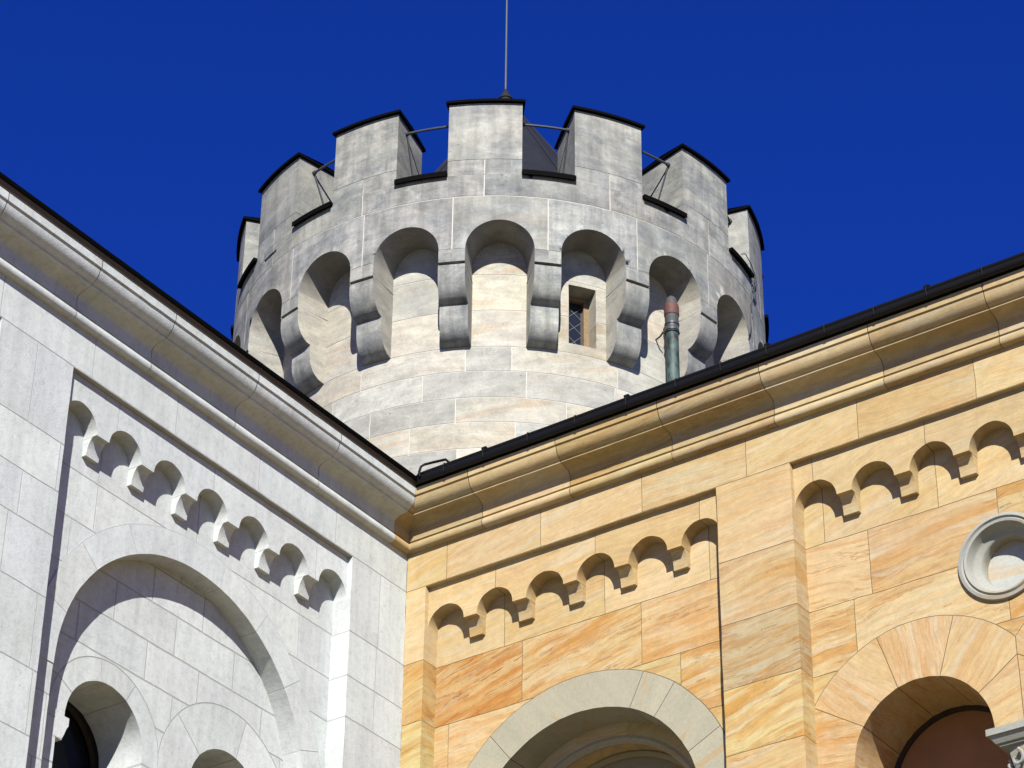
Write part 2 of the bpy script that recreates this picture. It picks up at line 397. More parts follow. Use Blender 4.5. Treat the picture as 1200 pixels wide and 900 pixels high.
def build_L():
    pil = Courses([WALL_TOP, 15.558, 14.695, 14.195, 13.735, 13.12, 12.39, 11.78, 11.1, 10.4, 9.7, 9, 8.3, 7.5, ZB-.01], {0: [1.21, 2.45, 3.70, 4.88, 6.1], 1: [.44, 5.60], 2: [5.17+.0, ], 3: [.46, 5.59], 4: [5.7], 6: [5.14+.04]}, .013, 'L').prep(0, LU1)
    rec = Courses([WALL_TOP, 15.558, 14.712, 14.21, 13.735, 13.12, 12.41, 11.78, 11.1, 10.4, 9.7, 9, 8.3, 7.5, ZB-.01], {1: [1.42, 3.03, 4.42], 2: [4.42, 1.43]}, .012, 'Lr', 1.6).prep(.9, LU1)
    back = Courses([14.8, 14.42, 14.04, 13.62, 13.21, 12.80, 12.38, 11.95, 11.5, 11.0, 10.5, 9.9], {0: [2.97], 1: [1.85, 2.61, 3.34, 4.1], 2: [1.3, 2.12, 2.98, 3.83, 4.6], 3: [1.67, 2.61, 3.35, 4.29], 4: [1.35, 2.95, 4.6]}, .018, 'Lb', .85).prep(1.0, LU1)
    segs = [((0, ZB), (LU1, ZB)), ((0, WALL_TOP), (LU1, WALL_TOP)), ((0, ZB), (0, WALL_TOP)), ((LU1, ZB), (LU1, WALL_TOP)), ((0, 15.555), (LU1, 15.555))]
    segs += pil.segs()
    bays = []
    va = [R(x) for x in (18, 40, 61, 80.5, 101, 121, 141.6, 162)]
    la = [R(x) for x in (28, 80, 118)]; lb = [R(x) for x in (40, 104, 150)]
    for (a, b, n, p, cx) in L_bays:
        cs, s, solid = arcade_fn(a, n, p); segs += s
        segs += [((a, ZB), (a, 15.555)), ((b, ZB), (b, 15.555))]
        segs += rec.segs(ZB, 15.555, a, b)
        segs += arch_segs(cx, 12.72, 1.755, 9.9)+ring_segs(cx, 12.72, 1.755, 2.05, va)
        segs += back.segs(9.9, 14.5, cx-1.755, cx+1.755)
        l1, l2 = cx-.865, cx+.82
        for lc, an, ro in ((l1, lb, .97), (l2, la, .745)):
            segs += arch_segs(lc, 12.45, .517, 10.2, 36)+ring_segs(lc, 12.45, .517, ro, an, .014)
        segs += [((l2+.517, 12.2), (l2+.60, 12.2)), ((l2+.60, 12.2), (l2+.60, 10.2)), ((l2+.6, 10.2), (l2, 10.2))]
        bays.append((a, b, cx, cs, solid, l1, l2))
    def st(part, d, key, mat='white', ang=0): return dict(part=part, d=d, st=key, mat=mat, tint=look_white(key), ang=ang)
    def jn(part, d): return dict(part=part, d=d+JM, st='jl', mat='mort_l', tint=(1, 1, 1, 0), joint=1)
    def classify(u, z):
        bay = next((b for b in bays if b[0] < u < b[1]), None)
        if z > 15.555 or bay is None:
            k = pil.at(u, z); return jn('wall', 0) if k is None else st('wall', 0, ('L', k))
        a, b, cx, cs, solid, l1, l2 = bay
        if solid(u, z):
            k = rec.at(u, z); return jn('blind_arcade#%d' % cx, .06) if k is None else st('blind_arcade#%d' % cx, .06, ('La', k))
        if in_arch(u, z, cx, 12.72, 1.755, 9.9):
            for lc in (l1, l2):
                if in_arch(u, z, lc, 12.45, .517, 10.2) or (lc == l2 and lc < u < lc+.60 and 10.2 < z < 12.2): return dict(hole=1, d=.97)
            for lc, an, ro in ((l2, la, .745), (l1, lb, .97)):
                k = ring_at(u, z, lc, 12.45, .517, ro, an, .014)
                if k == 'j': return jn('window_surround#%d' % cx, .44)
                if k is not None: return st('window_surround#%d' % cx, .44, ('Lv', round(lc, 1), k))
            k = back.at(u, z); return jn('window_surround#%d' % cx, .44) if k is None else st('window_surround#%d' % cx, .44, ('Lk', k, round(cx)))
        k = ring_at(u, z, cx, 12.72, 1.755, 2.05, va)
        if k == 'j': return jn('relieving_arch#%d' % cx, .222)
        if k is not None: return st('relieving_arch#%d' % cx, .222, ('Lr', round(cx), k))
        k = rec.at(u, z); return jn('wall', .23) if k is None else st('wall', .23, ('Lq', k))
    out = facade(segs, classify, mapL, True)
    for k, m in out.items(): m.build(k.split('#')[0], WB)
    for (a, b, cx, cs, solid, l1, l2) in bays:
        for i in range(len(cs)-1):
            corbel_mb(mapL, cs[i]+ARCH_R, cs[i+1]-ARCH_R, 'white', look_white(('lc', i, cx)), ('lc', i), True).build('corbel', WB)
        for lc in (l1, l2):
            g_ = MB(); pts = arc(lc, 12.45, .60, n=30); pts = [(lc+.60, 10.1)]+pts+[(lc-.60, 10.1)]
            g_.face([mapL(u, z, 1.16) for u, z in pts], 'glass'); wn = MB()
            tube(wn, [mapL(u, z, 1.10) for u, z in pts], .045, 'darkwood', 6)
            tube(wn, [mapL(lc, 10.1, 1.12), mapL(lc, 13.05, 1.12)], .022, 'darkwood', 6)
            for z_ in (10.9, 11.6, 12.2): tube(wn, [mapL(lc-.6, z_, 1.12), mapL(lc+.6, z_, 1.12)], .016, 'darkwood', 6)
            wo_ = wn.build('window', WB); g_.build('glass', wo_)
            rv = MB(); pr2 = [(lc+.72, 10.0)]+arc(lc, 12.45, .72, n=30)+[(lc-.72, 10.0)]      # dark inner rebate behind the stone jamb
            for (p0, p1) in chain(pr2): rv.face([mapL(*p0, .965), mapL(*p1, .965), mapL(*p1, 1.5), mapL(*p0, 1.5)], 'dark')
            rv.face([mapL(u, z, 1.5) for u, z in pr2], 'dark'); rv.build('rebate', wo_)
        # impost moulding on the outer jamb of the left light
        im = MB(); pr = [(l2+.455, 12.435), (l2+.455, 12.36), (l2+.475, 12.33), (l2+.50, 12.26), (l2+.52, 12.215), (l2+.63, 12.20), (l2+.63, 12.435)]
        for i in range(len(pr)-2): im.face([mapL(*pr[i], .437), mapL(*pr[i+1], .437), mapL(*pr[i+1], .96), mapL(*pr[i], .96)][::-1], 'white', look_white('imp'))
        im.face([mapL(*p, .437) for p in pr], 'white', look_white('imp')); im.face([mapL(pr[0][0], pr[0][1], .437), mapL(pr[0][0], pr[0][1], .96), mapL(pr[-1][0], pr[-1][1], .96), mapL(pr[-1][0], pr[-1][1], .437)], 'white', look_white('imp'))
        im.build('impost', WB)
    lo = MB(); box_uz(lo, mapL, 0, LU1, 0, ZB, 0, .5, 'white'); box_uz(lo, mapL, LU1, LU1+.02, 0, WALL_TOP, 0, 8, 'white'); lo.build('lower_wall', WB)
build_L()

# ================================================================== sandstone building (right)
RU1 = 14.2
R_bays = [(.255, 3.80, 6, (3.545-.455)/5, 'big', 2.035), (4.63, 8.793, 7, .618, 'pair', 6.68), (9.62, 13.165, 6, (3.545-.455)/5, 'big', 11.4)]
def build_R():
    zs = [WALL_TOP, 15.555, 14.69, 14.0, 13.313, 12.637, 11.96, 11.28, 10.6, 9.9, 9.2, 8.5, 7.7, 6.9, ZB-.01]
    pil = Courses(zs, {0: [.525, 1.71, 2.94, 4.15, 5.39, 6.64, 7.9]}, .007, 'R', 1.25).prep(0, RU1)
    for i in range(1, len(zs)-1): pil.js[i] = []
    rec = Courses(zs, {1: [1.11, 2.335, 3.565, 4.84, 6.05, 7.27], 2: [1.335, 2.76, 5.30, 6.64], 3: [3.2, 5.105, 6.65], 4: [.9, 3.4, 4.9]}, .007, 'Rr', 1.3).prep(.2, RU1)
    segs = [((0, ZB), (RU1, ZB)), ((0, WALL_TOP), (RU1, WALL_TOP)), ((0, ZB), (0, WALL_TOP)), ((RU1, ZB), (RU1, WALL_TOP)), ((0, 15.55), (RU1, 15.55))]
    segs += pil.segs(); bays = []
    va = [R(x) for x in (26, 51.5, 65, 127.8, 153)]
    vp_ = [R(x) for x in (0.5, 34, 72, 107.5, 147)]; vq = [R(x) for x in (33, 72, 108, 146, 179.5)]
    for (a, b, n, p, kind, cx) in R_bays:
        cs, s, solid = arcade_fn(a, n, p); segs += s+[((a, ZB), (a, 15.55)), ((b, ZB), (b, 15.55))]+rec.segs(ZB, 15.55, a, b)
        if kind == 'big':
            segs += arch_segs(cx, 12.33, 1.364, 9.8)+arch_segs(cx, 12.33, 1.18, 9.8)+ring_segs(cx, 12.33, 1.364, 1.762, va)
        else:
            for c, an in ((cx-.98, vp_), (cx+.98, vq)):
                segs += arch_segs(c, 12.30, .696, 9.8, 44)+ring_segs(c, 12.30, .696, 1.294, an)
            segs += [((cx-.285, 12.28), (cx+.285, 12.28)), ((cx-.004, 12.3), (cx-.004, 13.3)), ((cx+.004, 12.3), (cx+.004, 13.3)), ((cx-.284, 12.28), (cx-.284, 12.3)), ((cx+.284, 12.28), (cx+.284, 12.3))]
            segs += chain(arc(cx, 13.965, .40, 0, 2*PI, 64))
        bays.append((a, b, kind, cx, cs, solid))
    AN = {}
    def ang(key):
        if key not in AN: AN[key] = rnd('an', key).triangular(-.12, .40, .08)
        return AN[key]
    OV = {('Rq', (2, 0)): (.92, .84, .72, 1.5), ('Rq', (2, 1)): (.98, .98, .92, .95), ('Rq', (2, 2)): (1.03, 1.02, 1.0, .8), ('Rq', (3, 1)): (1.04, 1.04, 1.05, .55),
          ('Rp', (2, 3)): (.95, .99, 1.05, .75), ('Rp', (3, 3)): (.82, .88, .98, .8)}
    def st(part, d, key, mat='sand', strong=True, a=None):
        return dict(part=part, d=d, st=key, mat=mat, tint=OV.get(key) or look_sand(key, strong), ang=ang(key) if a is None else a)
    def jn(part, d): return dict(part=part, d=d+JM, st='jr', mat='mort_r', tint=(1, 1, 1, 0), joint=1)
    def classify(u, z):
        bay = next((b for b in bays if b[0] < u < b[1]), None)
        if z > 15.55 or bay is None:
            k = pil.at(u, z)
            if k is None: return jn('wall', 0)
            if k[0]: k = (k[0], int(u > 2)+2*int(u > 9)+2)
            return st('wall', 0, ('Rp', k), strong=z < 14.69)
        a, b, kind, cx, cs, solid = bay
        if solid(u, z):
            k = rec.at(u, z); return jn('blind_arcade#%d' % cx, .06) if k is None else st('blind_arcade#%d' % cx, .06, ('Ra', k), strong=False)
        if kind == 'big':
            if in_arch(u, z, cx, 12.33, 1.18, 9.8): return dict(hole=1, d=.95)
            if in_arch(u, z, cx, 12.33, 1.364, 9.8): return st('inner_arch#%d' % cx, .62, ('Ri', int(math.degrees(math.atan2(z-12.33, u-cx))//26)), 'sand', False)  # warm sand stone here stands in for brown bounced light
            k = ring_at(u, z, cx, 12.33, 1.364, 1.762, va)
            if k == 'j': return jn('arch#%.1f' % cx, .225)
            if k is not None:
                q = st('arch#%.1f' % cx, .225, ('Rv', round(cx), k), 'grey', a=va[min(k, 4)]); g_ = rnd('gv', k).uniform(.92, 1.06); q['tint'] = (g_*1.05, g_*1.0, g_*.9, .5); return q
        else:
            ins = any(in_arch(u, z, c, 12.30, .696, 9.8) for c in (cx-.98, cx+.98)) or (abs(u-cx) < .286 and 9.8 < z < 12.28)
            if ins: return dict(hole=1, d=.92)
            if math.hypot(u-cx, z-13.965) < .40: return dict(hole=1, d=.5)
            for c, an, sg in ((cx-.98, vp_, 1), (cx+.98, vq, -1)):
                if (u-cx)*sg < 0:
                    if abs(u-cx) < .004 and z > 12.3 and math.hypot(u-c, z-12.3) < 1.29: return jn('arch#%.1f' % c, .225)
                    k = ring_at(u, z, c, 12.30, .696, 1.294, an)
                    if k == 'j': return jn('arch#%.1f' % c, .225)
                    if k is not None:
                        lim = [0]+an+[PI]; am = (lim[k]+lim[k+1])/2
                        q = st('arch#%.1f' % c, .225, ('Rw', round(c, 1), k), a=am+rnd('q', k).uniform(-.2, .2)); q['tint'] = (1.0, 1.0, 1.03, .42 if k != 5 else .8); return q
        k = rec.at(u, z); return jn('wall', .23) if k is None else st('wall', .23, ('Rq', k), strong=z < 14.69)
    out = facade(segs, classify, mapR, False, .0055)
    for k, m in out.items(): m.build(k.split('#')[0], SB)
    for bi, (a, b, kind, cx, cs, solid) in enumerate(bays):
        for i in range(len(cs)-1):
            corbel_mb(mapR, cs[i]+ARCH_R, cs[i+1]-ARCH_R, 'sand', look_sand(('rc', i, bi), False), ('rc', i), False).build('corbel', SB)
        if kind == 'big':
            ro = MB(); tube(ro, [mapR(u, z, .665) for u, z in [(cx+1.2, 9.8)]+arc(cx, 12.33, 1.2, n=48)+[(cx-1.2, 9.8)]], .052, 'grey', 10, (1, .9, .74, .3)); ro.build('roll_moulding', SB)  # brown tint of rolls and window head paints in the warm bounce
            ro = MB(); tube(ro, [mapR(u, z, .93) for u, z in [(cx+1.16, 9.8)]+arc(cx, 12.33, 1.16, n=48)+[(cx-1.16, 9.8)]], .04, 'grey', 8, (.9, .8, .66, .3)); ro.build('roll_moulding', SB)
            ty = MB(); box_uz(ty, mapR, cx-1.3, cx+1.3, 12.75, 13.62, .95, 1.05, 'grey', (.8, .7, .56, .3))
            box_uz(ty, mapR, cx-1.3, cx+1.3, 9.7, 12.75, 1.2, 1.25, 'glass'); box_uz(ty, mapR, cx-.1, cx+.1, 9.7, 12.75, .96, 1.1, 'grey'); ty.build('window', SB)
        else:
            for c in (cx-.98, cx+.98):
                wn = MB(); pts = [(c+.80, 9.7)]+arc(c, 12.30, .80, n=40)+[(c-.80, 9.7)]
                wn.face([mapR(u, z, .955) for u, z in pts][::-1], 'brown'); wn.build('window', SB)
                fr = MB(); pf = [(c+.70, 9.7)]+arc(c, 12.30, .70, n=40)+[(c-.70, 9.7)]; pi_ = [(c+.655, 9.7)]+arc(c, 12.30, .655, n=40)+[(c-.655, 9.7)]
                for k in range(len(pf)-1):
                    fr.face([mapR(*pf[k], .922), mapR(*pi_[k], .922), mapR(*pi_[k+1], .922), mapR(*pf[k+1], .922)], 'darkwood')
                    fr.face([mapR(*pi_[k], .922), mapR(*pi_[k], .956), mapR(*pi_[k+1], .956), mapR(*pi_[k+1], .922)], 'darkwood')
                    fr.face([mapR(*pf[k], .922), mapR(pf[k][0]+(pf[k][0]-c)*.2, pf[k][1]+.05, .922), mapR(pf[k+1][0]+(pf[k+1][0]-c)*.2, pf[k+1][1]+.05, .922), mapR(*pf[k+1], .922)], 'darkwood')
                fr.build('window_frame', SB)
            # roundel: turned ring with a sunk rough disc
            rn = MB(); pr = [(.440, .235), (.443, .21), (.436, .196), (.405, .190), (.398, .205), (.390, .212), (.382, .200), (.374, .192), (.352, .198), (.340, .23), (.330, .28), (.315, .305), (.275, .318), (.262, .335), (.256, .39), (.252, .45)]
            n = 72
            for i in range(len(pr)-1):
                for k in range(n):
                    t0, t1 = 2*PI*k/n, 2*PI*(k+1)/n; q = lambda r_, t_, d_: mapR(cx-.042+r_*math.cos(t_), 13.965+r_*math.sin(t_), d_)
                    (ra, da), (rb_, db) = pr[i], pr[i+1]
                    rn.face([q(ra, t0, da), q(ra, t1, da), q(rb_, t1, db), q(rb_, t0, db)], 'grey', (.92, .95, 1.02, .1))
            ro_ = rn.build('roundel', SB, 50); dm = MB()
            dm.face([mapR(cx-.042+.254*math.cos(2*PI*k/n), 13.965+.254*math.sin(2*PI*k/n), .44) for k in range(n)][::-1], 'grey', (1.25, 1.3, 1.45, 0)); dm.build('roundel_disc', ro_)
            # middle column
            cl = MB(); cy = .50
            def blk(h, z0, z1, h2=None):
                h2 = h if h2 is None else h2
                A = [(cx-h, cy-h, z0), (cx+h, cy-h, z0), (cx+h, cy+h, z0), (cx-h, cy+h, z0)]; B = [(cx-h2, cy-h2, z1), (cx+h2, cy-h2, z1), (cx+h2, cy+h2, z1), (cx-h2, cy+h2, z1)]
                for k in range(4): cl.face([A[k], A[(k+1) % 4], B[(k+1) % 4], B[k]], 'grey', (.85, .9, .98, .1))
                cl.face(A[::-1], 'grey', (.85, .9, .98, .1)); cl.face(B, 'grey', (.85, .9, .98, .1))
            blk(.345, 12.215, 12.278); blk(.285, 12.15, 12.215, .33); blk(.262, 12.128, 12.15)
            ab = cl.build('abacus', SB); cl = MB()
            def ringp(t_):
                out_ = []
                for k in range(32):
                    a_ = 2*PI*k/32; sqr = 1/max(abs(math.cos(a_)), abs(math.sin(a_))); mixr = .235*(1+(sqr-1)*.55*t_)*(1 if t_ > .75 else 1); r_ = .13+(mixr-.13)*math.sin(t_*PI/2)
                    out_.append((cx+r_*math.cos(a_), cy+r_*math.sin(a_), 11.60+.53*t_))
                return out_
            rs = [ringp(i/10) for i in range(11)]
            for i in range(10):
                for k in range(32): cl.face([rs[i][k], rs[i][(k+1) % 32], rs[i+1][(k+1) % 32], rs[i+1][k]], 'grey', (.8, .86, .95, .1))
            for side in range(4):       # carved volutes and leaves on each face
                ca, sa = math.cos(side*PI/2), math.sin(side*PI/2)
                def P_(x, z): 
                    y = -(.13+(.243-.13)*math.sin(min(1, (z-11.6)/.53)*PI/2))-.012+.16*(abs(x))**2
                    return (cx+x*ca-y*sa, cy+x*sa+y*ca, z)
                for sg in (-1, 1):
                    sp = [P_(sg*(.125+(.085-.0085*k)*math.cos(k*.62+1.9)), 11.99+(.085-.0085*k)*math.sin(k*.62+1.9)) for k in range(10)]
                    tube(cl, sp, [.02-.0012*k for k in range(10)], 'grey', 6, (.9, .95, 1.05, .1))
                    for q in range(3):
                        x0 = sg*(.03+.06*q); tube(cl, [P_(x0, 11.66+.02*q), P_(x0*1.2, 11.78), P_(x0*1.25+sg*.02, 11.86+.02*q), P_(x0+sg*.045, 11.90)], [.012, .024, .02, .006], 'grey', 6, (.9, .95, 1.05, .1))
                tube(cl, [P_(0, 11.68), P_(0, 11.82), P_(0, 11.95), P_(0, 12.04)], [.014, .03, .028, .012], 'grey', 6, (.9, .95, 1.05, .1))
            cl.build('capital', SB); cl = MB()
            lathe(cl, (cx, cy), [(.15, 11.57), (.155, 11.585), (.15, 11.605), (.13, 11.61)], 'grey'); lathe(cl, (cx, cy), [(.125, 9.9), (.125, 11.57), (.15, 11.57)], 'grey'); cl.build('column_shaft', SB)
            cl = MB(); lathe(cl, (cx, cy), [(.2, 9.8), (.2, 9.86), (.17, 9.9), (.125, 9.93)], 'grey'); cl.build('column_base', SB)
    lo = MB(); box_uz(lo, mapR, 0, RU1, 0, ZB, 0, .5, 'sand'); box_uz(lo, mapR, RU1, RU1+.02, 0, WALL_TOP, 0, 8, 'sand'); lo.build('lower_wall', SB)
build_R()

# ------------------------------------------------------------------ cornices, gutters, roofs
PROF = [(0, 16.0), (.045, 16.0)]+[(.045+.036*math.sin(a*PI/8), 16.05-.05*math.cos(a*PI/8)) for a in range(1, 8)]+[(.05, 16.10), (.052, 16.112), (.067, 16.114), (.067, 16.228), (.074, 16.250), (.092, 16.270), (.12, 16.286), (.16, 16.297), (.215, 16.303), (.238, 16.305), (.240, 16.326), (.252, 16.331), (.278, 16.346), (.303, 16.372), (.318, 16.405), (.326, 16.44), (.327, 16.462), (.345, 16.466), (.345, 16.548), (.0, 16.552)]
def sweep(mb, prof, mapping, u_start, u_end, mat, tint, key, rev, shrink=0., wv=.0015):
    """u_start/u_end: functions of the projection p"""
    n = max(1, int((u_end(.2)-u_start(.2))/.11))
    for i in range(len(prof)-1):
        (p0, z0), (p1, z1) = prof[i], prof[i+1]
        for s in range(n):
            def pt(p, z, t_):
                u = u_start(p)+(u_end(p)-u_start(p))*t_; w_ = noise.noise(Vector((u*1.7, z*4, p*4)))*wv+noise.noise(Vector((u*11, z*9, p*9)))*wv; w_ -= max(0, noise.noise(Vector((u*6, z*25, 3)))-.42)*wv*9
                return mapping(u, z+w_, -(p-shrink if p > .01 else p)), stex(key, u, z, p, .05)
            Q = [pt(p0, z0, s/n), pt(p0, z0, (s+1)/n), pt(p1, z1, (s+1)/n), pt(p1, z1, s/n)]
            if rev: Q.reverse()
            mb.face([q[0] for q in Q], mat, tint, [q[1] for q in Q])
def cornice(parent, mapping, joints, u1, look, mat, jm, rev, first, extra=None):
    mb = MB(); J = joints+[u1]; a = first; h = .004
    for i, j in enumerate(J):
        tint = look(('cor', mat, i)); tint = tuple(c_*rnd('cg', mat, i).uniform(.9, 1.06) for c_ in tint); b = (lambda p, j=j: j-h)
        sweep(mb, PROF, mapping, a, b, mat, tint, ('c', mat, i), rev)
        if j != u1: sweep(mb, PROF, mapping, lambda p, j=j: j-h, lambda p, j=j: j+h, jm, (.6, .6, .6, 0), 'x', rev, .006)
        a = (lambda p, j=j: j+h)
    if extra: extra(mb)
    mb.build('cornice', parent, 40)
LJ = [1.62, 2.95, 4.2, 5.25, 6.5, 7.8, 9.1, 10.3]; RJ = [1.02, 2.12, 3.35, 4.53, 5.74, 6.96, 8.2, 9.4, 10.6, 11.8, 13.]
cornice(WB, mapL, LJ, LU1, look_white, 'white', 'mort_l', False, lambda p: max(.325, p)+.003)
def corner(mb):
    sweep(mb, PROF, mapL, lambda p: p, lambda p: max(.325, p), 'sand', (.95, .95, .95, .3), 'cb', False)
cornice(SB, mapR, RJ, RU1, lambda k: tuple(x*y for x, y in zip(look_sand(k, False), (.93, .955, 1.0, 1.3))), 'sand', 'mort_r', True, lambda p: p, corner)
def along(parent, name, prof, mapping, u1, mat, rev, ang=40):
    mb = MB(); sweep(mb, prof, mapping, lambda p: p, lambda p: u1, mat, (1, 1, 1, 0), 'g', rev, 0, .002); return mb.build(name, parent, ang)
along(WB, 'eaves_board', [(.30, 16.551), (.348, 16.552), (.372, 16.595), (.376, 16.604)], mapL, LU1, 'soffit', False)
along(WB, 'gutter', [(.376, 16.602), (.386, 16.600), (.394, 16.612), (.396, 16.648), (.388, 16.656), (.37, 16.66), (.2, 16.67)], mapL, LU1, 'sheet', False)
along(SB, 'gutter', [(.30, 16.551), (.352, 16.554)]+[(.386+.040*math.sin(R(a)), 16.594-.038*math.cos(R(a))) for a in range(-65, 91, 18)]+[(.428, 16.604), (.424, 16.612), (.414, 16.618), (.412, 16.634), (.420, 16.642), (.426, 16.654), (.422, 16.666), (.405, 16.674), (.3, 16.68)], mapR, RU1, 'black', True, 50)
for i in range(25):
    u = .75+.565*i
    if u > RU1-.2: break
    br = MB(); r_ = rnd('br', i); x = u+r_.uniform(-.05, .05)
    P_ = [mapR(x, 16.556, -.375), mapR(x, 16.554, -.40), mapR(x, 16.575, -.428), mapR(x, 16.61, -.432), mapR(x, 16.66, -.430), mapR(x, 16.682, -.41)]
    tube(br, P_, .006, 'iron', 6)
    if i % 3 == 1: box_uz(br, mapR, x-.028, x+.028, 16.675, 16.70, -.42, -.38, 'black')
    br.build('gutter_bracket', SB)
hk = MB(); tube(hk, [mapR(.47, 16.60, -.44), mapR(.46, 16.66, -.445), mapR(.47, 16.73, -.43), mapR(.50, 16.755, -.41), mapR(.60, 16.765, -.38), mapR(.74, 16.76, -.36), mapR(.80, 16.69, -.36)], .014, 'black', 8); hk.build('overflow_hook', SB)
rf = MB(); s_ = math.tan(R(17))
rf.face([(-8, 0.4, 16.64+8*s_), (-8, -LU1, 16.64+8*s_), (.37, -LU1, 16.655), (.37, -.37, 16.655), (0.4, .4, 16.64)], 'roof')
rf.face([(-8, 0.4, 16.64+8*s_), (-16, 0.4, 16.6), (-16, -LU1, 16.6), (-8, -LU1, 16.64+8*s_)], 'roof'); rf.build('roof', WB)
rf = MB(); rf.face([(.38, -.385, 16.678), (RU1, -.385, 16.678), (RU1, 9, 16.70+9*s_), (-9, 9, 16.70+9*s_), (-9, .4, 16.72)], 'roof'); rf.face([(-9, 9, 16.70+9*s_), (RU1, 9, 16.70+9*s_), (RU1, 18, 16.7), (-9, 18, 16.7)], 'roof'); rf.build('roof', SB)

# ================================================================== round tower
TW = empty('round_tower', 'round grey stone tower with battlements and arched corbels behind the roof corner', 'tower')
TC = Vector((-2.72937, 5.44558)); AZ = R(35.529)
TCD = Vector((math.sin(AZ), -math.cos(AZ))); TRT = Vector((math.cos(AZ), math.sin(AZ)))
RP, RB, RI = 3.666, 3.18, 2.875
def pol(r, phi, z):
    v = TC+r*(math.cos(phi)*TCD+math.sin(phi)*TRT); return (v.x, v.y, z)
def look_t(key, warm):
    r = rnd('t', key); g = r.uniform(.86, 1.1)
    if warm:
        if r.random() < .42: g *= .93; return (g*.97, g, g*1.02, r.uniform(0, .4))
        return (g*r.uniform(1.0, 1.04), g, g*r.uniform(.92, 1.0), r.uniform(.2, 1))
    return (g*r.uniform(.98, 1.02), g, g*r.uniform(.96, 1.02), r.uniform(0, .3))
def tower_body():
    D2 = PI/180*RB; a0, a1 = -PI*RB, PI*RB
    zs = [22.6, 21.75, 21.2, 20.65, 20.29, 19.90, 19.54, 19.16, 18.78, 18.4, 18.0, 17.5, 17.0, 16.5, 16.0, 15.9]
    vj = {3: [-33, -7.6, 2.8, 27.8], 4: [-41, -17.3, 6.1, 27], 5: [-30, -9.6, 15.2, 37], 6: [-42, -20, 3.7, 26], 7: [-30, -9, 14, 35]}
    cc = Courses(zs, {k: [d*D2 for d in v] for k, v in vj.items()}, .013, 'T', 1.25)
    for i in range(3): cc.vj[i] = [(-.2+18.947*(k+.5))*D2 for k in range(-9, 9)]
    cc.prep(a0, a1)
    segs = cc.segs()+[((a0, 15.9), (a1, 15.9)), ((a0, 22.6), (a1, 22.6))]
    for k in range(-120, 121): segs.append(((k*1.5*D2, 15.9), (k*1.5*D2, 22.6)))
    w0, w1, wz0, wz1 = 15.75*D2, 22.4*D2, 20.80, 21.70
    segs += [((w0, wz0), (w1, wz0)), ((w0, wz1), (w1, wz1)), ((w0, wz0), (w0, wz1)), ((w1, wz0), (w1, wz1))]
    def cl(a, z):
        if w0 < a < w1 and wz0 < z < wz1: return dict(hole=1, d=.30)
        k = cc.at(a, z)
        if k is None: return dict(part='wall', d=.004, st='jt', mat='mort_t', tint=(1, 1, 1, 0), joint=1)
        return dict(part='wall', d=0, st=('T', k), mat='body', tint=look_t(('T', k), True), ang=rnd('ta', k).uniform(-.1, .3))
    out = facade(segs, cl, lambda a, z, d: pol(RB-d, a/RB, z), False, .002)
    for k, m in out.items(): m.build(k, TW, 32)
    # little window
    wn = MB(); q = lambda a, z, d: pol(RB-d, a/RB, z)
    for (x0, x1, y0, y1) in ((w0-.02, w0+.045, wz0, wz1), (w1-.075, w1+.02, wz0, wz1), (w0, w1, wz1-.07, wz1), (w0, w1, wz0, wz0+.035)): box_uz(wn, q, x0, x1, y0, y1, .22, .31, 'wood')
    wo_ = wn.build('window', TW); gl = MB(); box_uz(gl, q, w0, w1, wz0, wz1, .275, .285, 'glass'); gl.build('glass', wo_)
    ld = MB()
    for i in range(-1, 5):
        for sg in (-1, 1):
            xm = (w0+w1)/2-.01; zc = wz0+.12+.22*i; pts = [q(xm-sg*.13, zc, .272), q(xm+sg*.13, zc+.22, .272)]
            if wz0+.02 < zc and zc+.22 < wz1-.04: tube(ld, pts, .0035, 'lead', 5)
    ld.build('lead_came', wo_)
tower_body()
NA, NS = 18.947, 21.82
